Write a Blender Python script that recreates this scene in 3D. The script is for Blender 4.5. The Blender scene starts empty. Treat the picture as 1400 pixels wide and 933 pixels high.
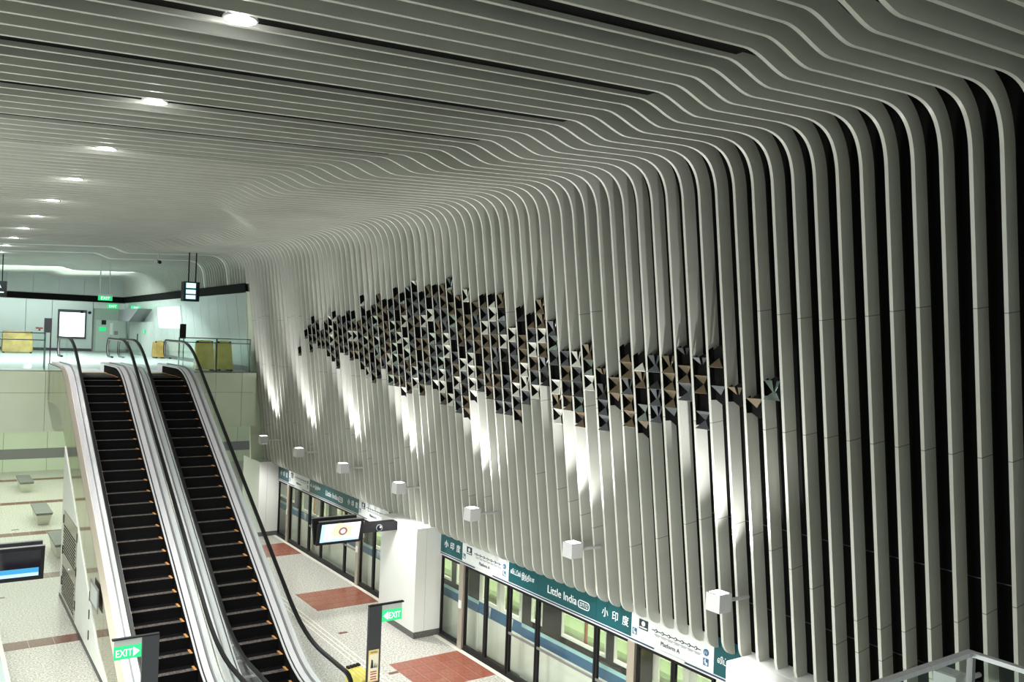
import bpy, bmesh, math, random
from mathutils import Vector, Matrix
random.seed(7)
S = bpy.context.scene
C = S.collection
PI = math.pi
T30 = math.tan(math.radians(30))

# ------------------------------------------------------------------ camera
def look(yaw, pitch, roll):
    f = Vector((math.sin(yaw)*math.cos(pitch), math.cos(yaw)*math.cos(pitch), math.sin(pitch)))
    r = Vector((math.cos(yaw), -math.sin(yaw), 0)); u = r.cross(f)
    c, s = math.cos(roll), math.sin(roll)
    r2 = c*r + s*u; u2 = -s*r + c*u
    return Matrix(((r2.x, u2.x, -f.x, 0), (r2.y, u2.y, -f.y, 0), (r2.z, u2.z, -f.z, 0), (0, 0, 0, 1)))
cd = bpy.data.cameras.new('camera'); cam = bpy.data.objects.new('camera', cd); C.objects.link(cam)
cd.sensor_width = 36; cd.lens = 1163.7/1400*36; cd.clip_start = .05; cd.clip_end = 200
cam.matrix_world = Matrix.Translation((0, 0, 7.15)) @ look(math.radians(34.471), math.radians(.06), math.radians(2.0953))
S.camera = cam

# ------------------------------------------------------------------ world, exposure
w = bpy.data.worlds.new('hall_air'); S.world = w; w.use_nodes = True
bg = w.node_tree.nodes['Background']; bg.inputs[0].default_value = (.90, .97, .90, 1); bg.inputs[1].default_value = .175
S.view_settings.view_transform = 'Standard'; S.view_settings.look = 'None'
S.cycles.transparent_max_bounces = 64
S.view_settings.exposure = .85; S.view_settings.gamma = 1; S.view_settings.use_curve_mapping = False

# ------------------------------------------------------------------ large fill lights in the hall
def lamp(name, kind, loc, energy, col=(1, 1, 1), target=None, **k):
    d = bpy.data.lights.new(name, kind); d.energy = energy; d.color = col
    for a, b in k.items(): setattr(d, a, b)
    o = bpy.data.objects.new(name, d); C.objects.link(o); o.location = loc
    if target is not None:
        o.rotation_euler = (Vector(target)-Vector(loc)).to_track_quat('-Z', 'Y').to_euler()
    return o
def area(name, loc, target, energy, col, sx, sy):
    return lamp(name, 'AREA', loc, energy, col, target, shape='RECTANGLE', size=sx, size_y=sy)
GREEN = (.88, 1, .80); CYAN = (.84, 1, .95); WARM = (1, .96, .88)
# unseen panels added to brighten the lower level, platform and hall; concourse ceiling light
area('lower_fill', (3, 38, 3.7), (3, 38, 0), 480, GREEN, 9, 14)
area('platform_fill', (-2.5, 18, 3.9), (-2.0, 18, 0), 280, (.95, 1, .92), 3, 16)
area('platform_edge_fill', (5.0, 7.5, 3.8), (8.4, 12, 0), 130, (.97, 1, .95), 3, 3)
area('concourse_ceiling_light', (4.5, 42.5, 9.1), (4.5, 43.5, 5), 900, CYAN, 8, 14)
area('hall_fill', (-4, 12, 9.0), (5, 14, 3), 1300, (.97, 1, .94), 4, 20)

# ------------------------------------------------------------------ materials
MATS = {}
def mat(name, col, rough=.5, metal=0., noise=None, emit=None, spec=None, bump=None, stretch=None):
    if name in MATS: return MATS[name]
    m = bpy.data.materials.new(name); m.use_nodes = True; MATS[name] = m
    nt = m.node_tree; b = nt.nodes['Principled BSDF']
    b.inputs['Base Color'].default_value = (*col, 1); b.inputs['Roughness'].default_value = rough
    b.inputs['Metallic'].default_value = metal
    if spec is not None: b.inputs['Specular IOR Level'].default_value = spec
    if emit: b.inputs['Emission Color'].default_value = (*emit[0], 1); b.inputs['Emission Strength'].default_value = emit[1]
    if noise or bump:
        tc = nt.nodes.new('ShaderNodeTexCoord'); mp = nt.nodes.new('ShaderNodeMapping')
        nt.links.new(tc.outputs['Object'], mp.inputs['Vector'])
        if stretch: mp.inputs['Scale'].default_value = stretch
    if noise:
        col2, sc, det = noise
        n = nt.nodes.new('ShaderNodeTexNoise'); n.inputs['Scale'].default_value = sc; n.inputs['Detail'].default_value = det
        nt.links.new(mp.outputs['Vector'], n.inputs['Vector'])
        r = nt.nodes.new('ShaderNodeValToRGB'); r.color_ramp.elements[0].position = .36; r.color_ramp.elements[1].position = .64
        r.color_ramp.elements[0].color = (*col2, 1); r.color_ramp.elements[1].color = (*col, 1)
        nt.links.new(n.outputs['Fac'], r.inputs['Fac']); nt.links.new(r.outputs['Color'], b.inputs['Base Color'])
    if bump:
        n2 = nt.nodes.new('ShaderNodeTexNoise'); n2.inputs['Scale'].default_value = bump[0]
        bp = nt.nodes.new('ShaderNodeBump'); bp.inputs['Strength'].default_value = bump[1]; bp.inputs['Distance'].default_value = .01
        nt.links.new(mp.outputs['Vector'], n2.inputs['Vector']); nt.links.new(n2.outputs['Fac'], bp.inputs['Height'])
        nt.links.new(bp.outputs['Normal'], b.inputs['Normal'])
    return m
def glass(name, tint=(.93, .98, .95), refl=.03):
    m = bpy.data.materials.new(name); m.use_nodes = True; nt = m.node_tree
    for n in list(nt.nodes): nt.nodes.remove(n)
    o = nt.nodes.new('ShaderNodeOutputMaterial'); mx = nt.nodes.new('ShaderNodeMixShader')
    t = nt.nodes.new('ShaderNodeBsdfTransparent'); t.inputs[0].default_value = (*tint, 1)
    g = nt.nodes.new('ShaderNodeBsdfGlossy'); g.inputs['Roughness'].default_value = .03
    lw = nt.nodes.new('ShaderNodeLayerWeight'); lw.inputs['Blend'].default_value = .5
    pw_ = nt.nodes.new('ShaderNodeMath'); pw_.operation = 'POWER'; pw_.inputs[1].default_value = 5
    ma = nt.nodes.new('ShaderNodeMath'); ma.operation = 'MULTIPLY_ADD'; ma.inputs[1].default_value = .35; ma.inputs[2].default_value = refl
    nt.links.new(lw.outputs['Facing'], pw_.inputs[0]); nt.links.new(pw_.outputs[0], ma.inputs[0])
    nt.links.new(ma.outputs[0], mx.inputs[0]); nt.links.new(t.outputs[0], mx.inputs[1]); nt.links.new(g.outputs[0], mx.inputs[2])
    nt.links.new(mx.outputs[0], o.inputs['Surface']); MATS[name] = m
    return m
FIN = mat('fin_paint', (.58, .59, .53), .40, noise=((.54, .55, .49), 1.3, 3))
SEAM = mat('fin_seam', (.26, .26, .24), .8)
BLACK = mat('black_void', (.004, .004, .004), .75, spec=.1)
BLACKM = mat('black_metal', (.008, .008, .009), .5, spec=.25)
CHAR = mat('charcoal_metal', (.035, .038, .045), .4)
WHITE = mat('white_panel', (.80, .82, .77), .35)
WHITEC = mat('white_column', (.82, .83, .80), .18)
GREYP = mat('grey_panel', (.52, .56, .53), .4, noise=((.47, .51, .48), .8, 2))
CONP = mat('concourse_panel', (.56, .62, .59), .25, metal=.2)
GRNP = mat('pale_green_panel', (.66, .74, .58), .35, noise=((.62, .70, .54), .7, 2))
GRANITE = mat('granite_floor', (.74, .72, .66), .30, noise=((.27, .26, .235), 26, 6))
DGRAN = mat('dark_granite', (.06, .06, .058), .35, noise=((.17, .17, .16), 60, 4))
CFLOOR = mat('concourse_floor', (.42, .46, .44), .38, noise=((.34, .38, .36), 3, 3))
TILE = mat('red_tile', (.36, .12, .075), .28, noise=((.24, .07, .045), 14, 5))
TILEB = mat('brown_tile', (.19, .07, .05), .3, noise=((.11, .04, .03), 16, 4))
CREAM = mat('cream_stone', (.82, .79, .70), .4)
STEEL = mat('brushed_steel', (.86, .84, .88), .30, metal=.35, noise=((.78, .76, .80), 2, 3), stretch=(20, 1, 1))
STEELD = mat('dark_steel', (.26, .26, .27), .35, metal=.5)
STEELW = mat('warm_steel', (.46, .41, .34), .33, metal=.5)
MIRROR = mat('bronze_mirror', (.42, .39, .27), .07, metal=1., noise=((.37, .34, .23), 2.5, 3))
RUBBER = mat('black_rubber', (.008, .008, .009), .32)
TREAD = mat('step_tread', (.22, .185, .17), .5, metal=.2, noise=((.03, .025, .024), 9, 3), stretch=(8, 1, 1))
RISER = mat('step_riser', (.006, .0055, .006), .8, spec=.08)
ORANGE = mat('orange_mark', (.75, .33, .09), .45)
BRASS = mat('comb_brass', (.66, .47, .24), .35, metal=.3)
TEAL = mat('teal_sign', (.003, .072, .085), .35)
SIGNW = mat('sign_white', (.72, .75, .75), .4)
SIGNB = mat('sign_ink', (.02, .03, .05), .5)
NAVY = mat('navy_stripe', (.01, .04, .09), .4)
LETW = mat('letter_white', (.9, .92, .92), .4)
EXITG = mat('exit_green', (.02, .42, .16), .4, emit=((.02, .55, .18), .55))
EXITL = mat('exit_letter', (.8, .95, .85), .4, emit=((.8, 1, .88), .7))
YELLOW = mat('yellow_plastic', (.92, .82, .24), .35, noise=((.80, .68, .16), 3, 3))
GOLD = mat('gold_plastic', (.40, .27, .06), .4, noise=((.25, .16, .03), 2.5, 3))
STICK = mat('yellow_sticker', (.80, .62, .25), .5)
PALE = mat('pale_sticker', (.85, .80, .62), .5)
TEXTR = mat('red_ink', (.45, .08, .05), .5)
SCRW = mat('screen_white', (.02, .02, .02), .3, emit=((.80, .90, .98), .95))
SCRY = mat('screen_yellow', (.02, .02, .02), .3, emit=((.93, .80, .42), .9))
SCRP = mat('screen_plum', (.02, .02, .02), .3, emit=((.22, .10, .12), .9))
SCRK = mat('screen_pink', (.02, .02, .02), .3, emit=((.95, .60, .62), .9))
SCRB = mat('screen_blue', (.02, .02, .02), .3, emit=((.02, .27, .52), .9))
SCRL = mat('screen_light_blue', (.02, .02, .02), .3, emit=((.42, .66, .95), .9))
SCRD = mat('screen_dark', (.004, .006, .012), .08)
LITW = mat('poster_light', (.5, .5, .5), .4, emit=((.78, .95, 1), 1.3))
LAMP = mat('lamp_lens', (1, 1, 1), .3, emit=((1, 1, .97), 7))
LAMPW = mat('lamp_white', (.60, .60, .61), .35)
STONE = mat('bench_stone', (.20, .21, .20), .5, noise=((.11, .115, .11), 30, 4))
STONEW = mat('bench_side', (.62, .64, .52), .45)
TRAINW = mat('train_white', (.70, .72, .66), .3)
TRAINB = mat('train_blue', (.03, .12, .24), .35)
TRAINT = mat('train_teal', (.33, .55, .58), .4)
TRAINK = mat('train_black', (.012, .014, .012), .12)
TRAINI = mat('train_interior', (.80, .82, .71), .5)
TUBE = mat('train_tube', (1, 1, 1), .5, emit=((1, 1, .84), 9))
REDP = mat('red_pole', (.35, .12, .07), .4)
BEIGE = mat('beige_soffit', (.50, .47, .41), .55)
A_BR = mat('plate_bronze', (.15, .115, .072), .4, metal=.35)
A_GR = mat('plate_grey', (.11, .12, .128), .35, metal=.4)
A_WH = mat('plate_cream', (.62, .62, .55), .4)
A_MI = mat('plate_mirror', (.58, .72, .70), .08, metal=1.)
A_DK = mat('plate_dark', (.035, .033, .03), .4, metal=.3)
GLASS = glass('clear_glass', (.97, .99, .98), .015); GLASSD = glass('door_glass', (.97, .985, .96), .04); GLASSG = glass('green_edge_glass', (.93, .98, .96), .04)
GREENED = mat('green_glass_edge', (.10, .22, .19), .2)

# ------------------------------------------------------------------ geometry helpers
class MB:
    def __init__(s): s.v = []; s.f = []; s.m = []
    def quad(s, a, b, c, d, m=0):
        n = len(s.v); s.v += [tuple(a), tuple(b), tuple(c), tuple(d)]; s.f.append((n, n+1, n+2, n+3)); s.m.append(m)
    def box(s, x0, x1, y0, y1, z0, z1, m=0):
        return s.hexa([(x0, y0, z0), (x1, y0, z0), (x1, y1, z0), (x0, y1, z0), (x0, y0, z1), (x1, y0, z1), (x1, y1, z1), (x0, y1, z1)], m)
    def hexa(s, p, m=0):
        n = len(s.v); s.v += [tuple(q) for q in p]
        for f in ((0, 3, 2, 1), (4, 5, 6, 7), (0, 1, 5, 4), (1, 2, 6, 5), (2, 3, 7, 6), (3, 0, 4, 7)):
            s.f.append(tuple(n+i for i in f)); s.m.append(m)
        return s
    def prism(s, pts, axis, a, b, m=0):
        """extrude a polygon of 2-D points along an axis ('x','y','z') from a to b"""
        n = len(s.v); k = len(pts)
        for t in (a, b):
            for (p, q) in pts:
                s.v.append({'x': (t, p, q), 'y': (p, t, q), 'z': (p, q, t)}[axis])
        s.f.append(tuple(range(n, n+k))[::-1]); s.f.append(tuple(range(n+k, n+2*k))); s.m += [m, m]
        for i in range(k):
            j = (i+1) % k; s.f.append((n+i, n+j, n+k+j, n+k+i)); s.m.append(m)
        return s
    def tube(s, pts, r, seg=8, m=0, closed=False):
        pts = [Vector(p) for p in pts]; n0 = len(s.v); N = len(pts)
        for i, p in enumerate(pts):
            if closed: d = pts[(i+1) % N]-pts[i-1]
            else: d = pts[min(i+1, N-1)]-pts[max(i-1, 0)]
            d.normalize(); ref = Vector((0, 0, 1)) if abs(d.z) < .9 else Vector((1, 0, 0))
            a = d.cross(ref).normalized(); b = d.cross(a)
            for k in range(seg):
                t = 2*PI*k/seg; q = p + r*(math.cos(t)*a + math.sin(t)*b); s.v.append(tuple(q))
        for i in range(N if closed else N-1):
            for k in range(seg):
                i2 = (i+1) % N
                s.f.append((n0+i*seg+k, n0+i*seg+(k+1) % seg, n0+i2*seg+(k+1) % seg, n0+i2*seg+k)); s.m.append(m)
        if not closed:
            s.f.append(tuple(n0+k for k in range(seg))[::-1]); s.f.append(tuple(n0+(N-1)*seg+k for k in range(seg))); s.m += [m, m]
        return s
    def ribbon(s, rows, m=0, caps=True):
        """rows: list of equal-length closed cross-section loops; skins between them"""
        n0 = len(s.v); k = len(rows[0])
        for r in rows: s.v += [tuple(p) for p in r]
        for i in range(len(rows)-1):
            for j in range(k):
                j2 = (j+1) % k
                s.f.append((n0+i*k+j, n0+i*k+j2, n0+(i+1)*k+j2, n0+(i+1)*k+j)); s.m.append(m)
        if caps:
            s.f.append(tuple(n0+j for j in range(k))[::-1]); s.f.append(tuple(n0+(len(rows)-1)*k+j for j in range(k))); s.m += [m, m]
        return s
    def disc(s, c, r, axis='z', n=20, h=.01, m=0):
        cx, cy, cz = c; pts = [(math.cos(2*PI*i/n)*r, math.sin(2*PI*i/n)*r) for i in range(n)]
        if axis == 'z': return s.prism([(cx+p, cy+q) for p, q in pts], 'z', cz-h/2, cz+h/2, m)
        if axis == 'x': return s.prism([(cy+p, cz+q) for p, q in pts], 'x', cx-h/2, cx+h/2, m)
        return s.prism([(cx+p, cz+q) for p, q in pts], 'y', cy-h/2, cy+h/2, m)
    def build(s, name, mats, parent=None, smooth=None, bevel=0):
        if not isinstance(mats, (list, tuple)): mats = [mats]
        me = bpy.data.meshes.new(name); me.from_pydata(s.v, [], s.f)
        for q in mats: me.materials.append(q)
        if len(mats) > 1: me.polygons.foreach_set('material_index', s.m)
        bm = bmesh.new(); bm.from_mesh(me); bmesh.ops.recalc_face_normals(bm, faces=bm.faces); bm.to_mesh(me); bm.free()
        if smooth is not None:
            me.polygons.foreach_set('use_smooth', [True]*len(me.polygons)); me.set_sharp_from_angle(angle=math.radians(smooth))
        me.update()
        o = bpy.data.objects.new(name, me); C.objects.link(o)
        if parent is not None:
            o.parent = parent; o.matrix_parent_inverse = parent.matrix_world.inverted()
        if bevel:
            md = o.modifiers.new('bevel', 'BEVEL'); md.width = bevel; md.segments = 2; md.limit_method = 'ANGLE'
        return o
def thing(name, label, cat, loc=(0, 0, 0), group=None):
    o = bpy.data.objects.new(name, None); C.objects.link(o); o.location = loc; o.empty_display_size = .2
    o.matrix_world = Matrix.Translation(loc)
    return tag(o, label, cat, group)
def tag(o, label, cat, group=None):
    o['label'] = label; o['category'] = cat
    if group: o['group'] = group
    return o
def struct(o): o['kind'] = 'structure'; return o
def box(name, m, x0, x1, y0, y1, z0, z1, parent=None, bevel=0):
    return MB().box(x0, x1, y0, y1, z0, z1).build(name, m, parent, bevel=bevel)
def copy_tree(o, off, parent=None):
    c = o.copy(); C.objects.link(c)
    if parent is None: c.location = Vector(o.location)+Vector(off)
    else: c.parent = parent
    for ch in list(o.children): copy_tree(ch, off, c)
    return c
def lettering(body, size, m, parent, origin, right, up, align='CENTER', name='lettering', depth=.002, maxw=None):
    """flat lettering whose text runs along `right` with `up` as up; origin is the anchor on the baseline"""
    d = bpy.data.curves.new(name, 'FONT'); d.body = body; d.size = size; d.align_x = align; d.extrude = depth; d.resolution_u = 2
    t = bpy.data.objects.new(name, d); C.objects.link(t); bpy.context.view_layer.update()
    me = bpy.data.meshes.new_from_object(t); bpy.data.objects.remove(t); me.name = name
    me.materials.clear(); me.materials.append(m)
    if maxw and me.vertices:
        xs = [v.co.x for v in me.vertices]; wd = max(xs)-min(xs)
        if wd > 0:
            k = maxw/wd
            for v in me.vertices: v.co.x *= k
    r = Vector(right).normalized(); u = Vector(up).normalized(); n = r.cross(u)
    M = Matrix(((r.x, u.x, n.x, origin[0]), (r.y, u.y, n.y, origin[1]), (r.z, u.z, n.z, origin[2]), (0, 0, 0, 1)))
    me.transform(M)
    o = bpy.data.objects.new(name, me); C.objects.link(o)
    if parent is not None: o.parent = parent; o.matrix_parent_inverse = parent.matrix_world.inverted()
    return o

# ================================================================== THE SHELL
Xw = lambda z: 10.445 - .128*z            # front of the fins on the wall (leans back towards its foot)
Zup = lambda x: 9.66 + .06*x              # high part of the ceiling
Zlo = lambda x: 9.45 + .06*x              # dropped part beside the wall
KN = [(0, 4.72), (1.8, 4.78), (3.2, 5.24), (4.2, 5.75), (5.4, 6.30), (7, 6.73), (8.56, 6.84), (10.12, 6.64), (11.76, 6.15), (13.36, 5.30), (15.1, 4.83), (16.67, 4.71),
      (18.4, 4.80), (19.76, 5.24), (20.57, 5.65), (23.2, 6.66), (25.85, 6.76), (28.05, 6.38), (29.4, 5.72), (31, 5.24), (32.84, 5.1), (36, 5.1), (60, 5.1)]
def Xs(y):                                 # plan curve of the step in the ceiling
    for i in range(len(KN)-1):
        if KN[i][0] <= y <= KN[i+1][0]:
            y0, p0 = KN[max(i-1, 0)]; y1, p1 = KN[i]; y2, p2 = KN[i+1]; y3, p3 = KN[min(i+2, len(KN)-1)]
            m1 = (p2-p0)/max(y2-y0, 1e-6); m2 = (p3-p1)/max(y3-y1, 1e-6); h = y2-y1; t = (y-y1)/h
            return (2*t**3-3*t*t+1)*p1 + (t**3-2*t*t+t)*h*m1 + (-2*t**3+3*t*t)*p2 + (t**3-t*t)*h*m2
    return 5.1
SP = .328; FT = .045; FD = .24; YEND = 53.3; YFULL = 30.35
BAND = 8.88                                # top of the black band on the concourse wall
ceil = struct(box('ceiling', BLACK, -8, 10.6, 1.5, 54, 10.75, 10.95))
wallr = MB()
wallr.hexa([(Xw(2.6)+.30, 1.5, 2.6), (Xw(2.6)+.55, 1.5, 2.6), (Xw(2.6)+.55, YFULL+.2, 2.6), (Xw(2.6)+.30, YFULL+.2, 2.6),
            (Xw(11)+.30, 1.5, 11), (Xw(11)+.55, 1.5, 11), (Xw(11)+.55, YFULL+.2, 11), (Xw(11)+.30, YFULL+.2, 11)])
wallr.hexa([(Xw(5.7)+.30, YFULL+.2, 5.7), (Xw(5.7)+.55, YFULL+.2, 5.7), (Xw(5.7)+.55, 54, 5.7), (Xw(5.7)+.30, 54, 5.7),
            (Xw(11)+.30, YFULL+.2, 11), (Xw(11)+.55, YFULL+.2, 11), (Xw(11)+.55, 54, 11), (Xw(11)+.30, 54, 11)])
wall_right = struct(wallr.build('wall_right', BLACK))
# thin light joints of the black backing boards
for z in (3.35, 4.6):
    x = Xw(z)+.295
    MB().box(x-.004, x+.01, 1.6, 12, z, z+.012).build('board_joint', CHAR, wall_right)

def fin_profile(y, short, full):
    """front-edge points and matching back-edge points (x, z) of one fin, from ceiling to foot"""
    xs = Xs(y); F = []; n_s = 10
    F.append((-7.0, Zup(-7), 0)); F.append((xs-.8, Zup(xs-.8), 0)); F.append((xs-.15, Zup(xs-.15), 0))
    for i in range(n_s+1):
        t = i/n_s; x = xs + .70*t; k = t*t*(3-2*t)
        F.append((x, Zup(x)*(1-k)+Zlo(x)*k, t))
    xc = (10.445-.128*9.45)/(1+.128*.06); zc = Zlo(xc)
    a = (xc-.70, Zlo(xc-.70)); zb = zc-.64; b = (Xw(zb), zb)
    NB = 14
    for i in range(NB+1):
        t = i/NB
        # cubic with both handles near the corner
        h1 = (a[0]+(xc-a[0])*.72, a[1]+(zc-a[1])*.72); h2 = (b[0]+(xc-b[0])*.72, b[1]+(zc-b[1])*.72)
        c0, c1, c2, c3 = (1-t)**3, 3*t*(1-t)**2, 3*t*t*(1-t), t**3
        F.append((c0*a[0]+c1*h1[0]+c2*h2[0]+c3*b[0], c0*a[1]+c1*h1[1]+c2*h2[1]+c3*b[1], 1))
    return F, zb
def make_fin(y, idx):
    full = y < YFULL
    short = (idx % 5 == 0)
    F, zb = fin_profile(y, short, full)
    pts = [(p[0], p[1]) for p in F]
    # seams (thin dark joints) where the fin is made of lengths
    rnd = random.Random(idx*13+5)
    seams = []
    if full:
        seams = [6.05+rnd.choice((0, 0, .0)), 7.65+.08*math.sin(idx*.7), 4.15+.45*math.sin(idx*.43)]
        if y < 7: seams.append(3.3+.0*idx)
        zend = 2.78
    else:
        zend = BAND
    zs = [zb - (zb-zend)*i/6 for i in range(1, 7)]
    zs = sorted(set(zs), reverse=True)
    wallz = []
    for z in zs: wallz.append((z, 0))
    for s in seams:
        if zend+.2 < s < zb-.1 and rnd.random() < (.9 if y < 7.5 else .45): wallz += [(s+.006, 1), (s-.006, 0)]
    wallz.sort(key=lambda q: -q[0])
    flags = [0]*len(pts)
    for z, fl in wallz: pts.append((Xw(z), z)); flags.append(fl)
    # a joint in the ceiling stretch too
    back = []
    for i, (x, z) in enumerate(pts):
        p0 = pts[max(i-1, 0)]; p1 = pts[min(i+1, len(pts)-1)]
        dx, dz = p1[0]-p0[0], p1[1]-p0[1]; L = math.hypot(dx, dz); nx, nz = -dz/L, dx/L
        d = FD
        if i < len(F):
            t = F[i][2]
            if short: d = .045 + (FD-.045)*min(1, t*1.6)
        back.append((x+nx*d, z+nz*d))
    if full:      # rounded foot turning back to the wall
        zf = 2.78; xf = Xw(zf); xb = xf+FD
        for k in range(1, 7):
            a = k/6*PI/2
            pts.append((xf+.27*(1-math.cos(a)), zf-.30*math.sin(a))); back.append((xb+.04*k/6, zf-.02-.26*k/6)); flags.append(0)
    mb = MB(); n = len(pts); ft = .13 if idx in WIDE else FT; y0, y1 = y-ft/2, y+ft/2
    for (x, z), (bx_, bz) in zip(pts, back):
        mb.v += [(x, y0, z), (x, y1, z), (bx_, y1, bz), (bx_, y0, bz)]
    for i in range(n-1):
        fl = 1 if flags[i] else 0
        for k in range(4):
            k2 = (k+1) % 4
            mb.f.append((4*i+k, 4*i+k2, 4*i+4+k2, 4*i+4+k)); mb.m.append(fl)
    mb.f.append((3, 2, 1, 0)); mb.f.append((4*n-4, 4*n-3, 4*n-2, 4*n-1)); mb.m += [0, 0]
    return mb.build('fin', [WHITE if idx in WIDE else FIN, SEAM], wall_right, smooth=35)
y_ref = 7.29 + SP/2
WIDE = (77, 87)  # two fins widened and painted white to stand in for lit edges
i0 = -int((y_ref-2.2)/SP)
i = i0
while True:
    y = y_ref + SP*i
    if y > YEND: break
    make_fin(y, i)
    if i % 5 == 0 and y < 31:          # black tray that closes the lamp slot
        xe = Xs(y)+.12
        MB().hexa([(-7, y-SP+FT/2, Zup(-7)+.046), (xe, y-SP+FT/2, Zup(xe)+.046), (xe, y-FT/2, Zup(xe)+.046), (-7, y-FT/2, Zup(-7)+.046),
                   (-7, y-SP+FT/2, Zup(-7)+.06), (xe, y-SP+FT/2, Zup(xe)+.06), (xe, y-FT/2, Zup(xe)+.06), (-7, y-FT/2, Zup(-7)+.06)]).build('slot_tray', BLACK, ceil)
    i += 1

# beige soffit closing the foot of the fins, above the platform doors
box('soffit_board', BEIGE, 10.42, 10.75, 2.0, YFULL, 2.50, 2.66, wall_right)

# floor of the platform
floor = struct(box('floor', GRANITE, -8, 10.27, -1, 48, -.25, 0))
box('edge_strip', CREAM, 10.27, 10.38, 2, 31.4, -.25, .006, floor)
box('threshold', DGRAN, 10.38, 10.66, 2, 31.4, -.25, -.004, floor)
for X in (7.88, 8.00, 8.12):
    box('guide_strip', CREAM, X, X+.035, 5, 23, -.001, .006, floor)
# red tile patches in front of the doors
PER = 5.76; POST0 = 16.8
def tile_mesh(name, sx, sy, m):
    mb = MB(); e = .007; h = .005
    mb.hexa([(0, 0, -.01), (sx, 0, -.01), (sx, sy, -.01), (0, sy, -.01), (e, e, h), (sx-e, e, h), (sx-e, sy-e, h), (e, sy-e, h)])
    me = bpy.data.meshes.new(name); me.from_pydata(mb.v, [], mb.f); me.materials.append(m); me.update(); return me
TSX, TSY = 1.74/5, 1.62/4
tm = tile_mesh('tile', TSX, TSY, TILE); tm2 = tile_mesh('tile', .505, .53, TILEB)
def put(me, name, loc, parent):
    o = bpy.data.objects.new(name, me); C.objects.link(o); o.location = loc; o.parent = parent
    return o
for k in (2, 1, 0, -1):
    y1 = POST0 + k*PER - .1
    for a in range(5):
        for b in range(4): put(tm, 'tile', (8.53+a*TSX, y1-1.6+b*TSY, .0), floor)
for k in range(6):
    y = 15.9 + k*PER
    for a in range(8):
        x = 3.08-.505*(a+1)
        if k < 2 and x < 1.55: continue
        put(tm2, 'tile', (x, y-.27, 0), floor)
    if k >= 2:
        for a in range(6): put(tm2, 'tile', (3.08+.505*a, y-.27, 0), floor)
for (x, y) in ((8.30, 16.2), (8.35, 19.0), (8.3, 24.3), (1.65, 25.6), (2.6, 33.9)):
    box('floor_plate', TILEB, x, x+.22, y, y+.10, 0, .006, floor)
# pale raised kerb with blue-grey top at the left of the platform
kb = struct(MB().box(-1.5, 1.48, 10, 22.7, 0, .09).build('trim_1', mat('kerb_top', (.48, .58, .60), .2)))
box('kerb_edge', CREAM, 1.48, 1.56, 10, 22.7, 0, .11, kb)

# landing slab, its bulkhead, the lower back wall
ZL = 5.74; YL = 29.8
slab = struct(MB().box(-8, 9.45, YL+.05, 54, ZL-.30, ZL-.02).build('floor_upper', GREYP))
box('floor_finish', CFLOOR, -8, 9.70, YL, 54, ZL-.02, ZL, slab)
bulk = struct(MB().box(-8, 9.5, YL+.02, YL+.25, 3.85, ZL-.3).build('wall_bulkhead', SEAM))
xj = [-8, -6.1, -4.2, -2.3, -.4, 1.5, 3.05, 4.85, 6.6, 8.21, 9.10, 9.60]
for a in range(len(xj)-1):
    for z0, z1 in ((3.85, 5.045), (5.055, ZL-.005)):
        box('wall_panel', GRNP, xj[a]+.006, xj[a+1]-.006, YL, YL+.03, z0, z1, bulk)
lowback = struct(box('wall_back_lower', SEAM, -8, 16.2, 47.4, 47.6, -.1, 5.4))
for a in range(13):
    x0 = -8+a*1.86
    box('wall_panel', GRNP, x0+.006, x0+1.85, 47.36, 47.41, 1.09, 5.3, lowback)
    box('wall_panel', GRNP, x0+.006, x0+1.85, 47.36, 47.41, .0, .60, lowback)
box('vent_strip', STEELD, -8, 16.2, 47.37, 47.42, .61, 1.08, lowback)

box('floor_far', GRANITE, 10.27, 16.2, 31.4, 48, -.25, 0, floor)
struct(box('wall_tunnel', mat('tunnel_grey', (.10, .10, .095), .7), 14.2, 14.4, 2, 31.4, -1.2, 5.5))
struct(box('floor_track', mat('track_bed', (.06, .06, .058), .8), 10.67, 14.2, 2, 31.4, -1.3, -1.1))
# ================================================================== CONCOURSE WALLS
wb = struct(box('wall_back', SEAM, -8, 9.7, 53.55, 53.8, ZL, 10.75))
pj = [-8, -5.6, -3.2, -.8, 1.8, 3.1, 4.40, 5.67, 7.72]
for a in range(len(pj)-1):
    box('wall_panel', CONP, pj[a]+.012, pj[a+1]-.012, 53.5, 53.56, ZL+.15, 8.55, wb)
box('wall_panel', CONP, 7.74, 9.60, 53.5, 53.56, 8.19, 8.55, wb)
for a in range(14):
    x0 = -8+a*1.27
    prof = [(53.5, 8.92), (53.5, 9.45), (53.3, 9.85), (52.9, 10.15), (52.9, 10.2), (53.55, 10.2), (53.55, 8.92)]
    MB().prism(prof, 'x', x0+.005, min(x0+1.262, 9.6)).build('wall_panel', GREYP, wb, smooth=40)
tb = struct(MB().box(-8, 9.5, 53.44, 53.52, 8.57, 8.90).build('trim_2', BLACK))
base1 = struct(box('baseboard_back', CHAR, -8, 7.7, 53.46, 53.52, ZL, ZL+.15))
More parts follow.
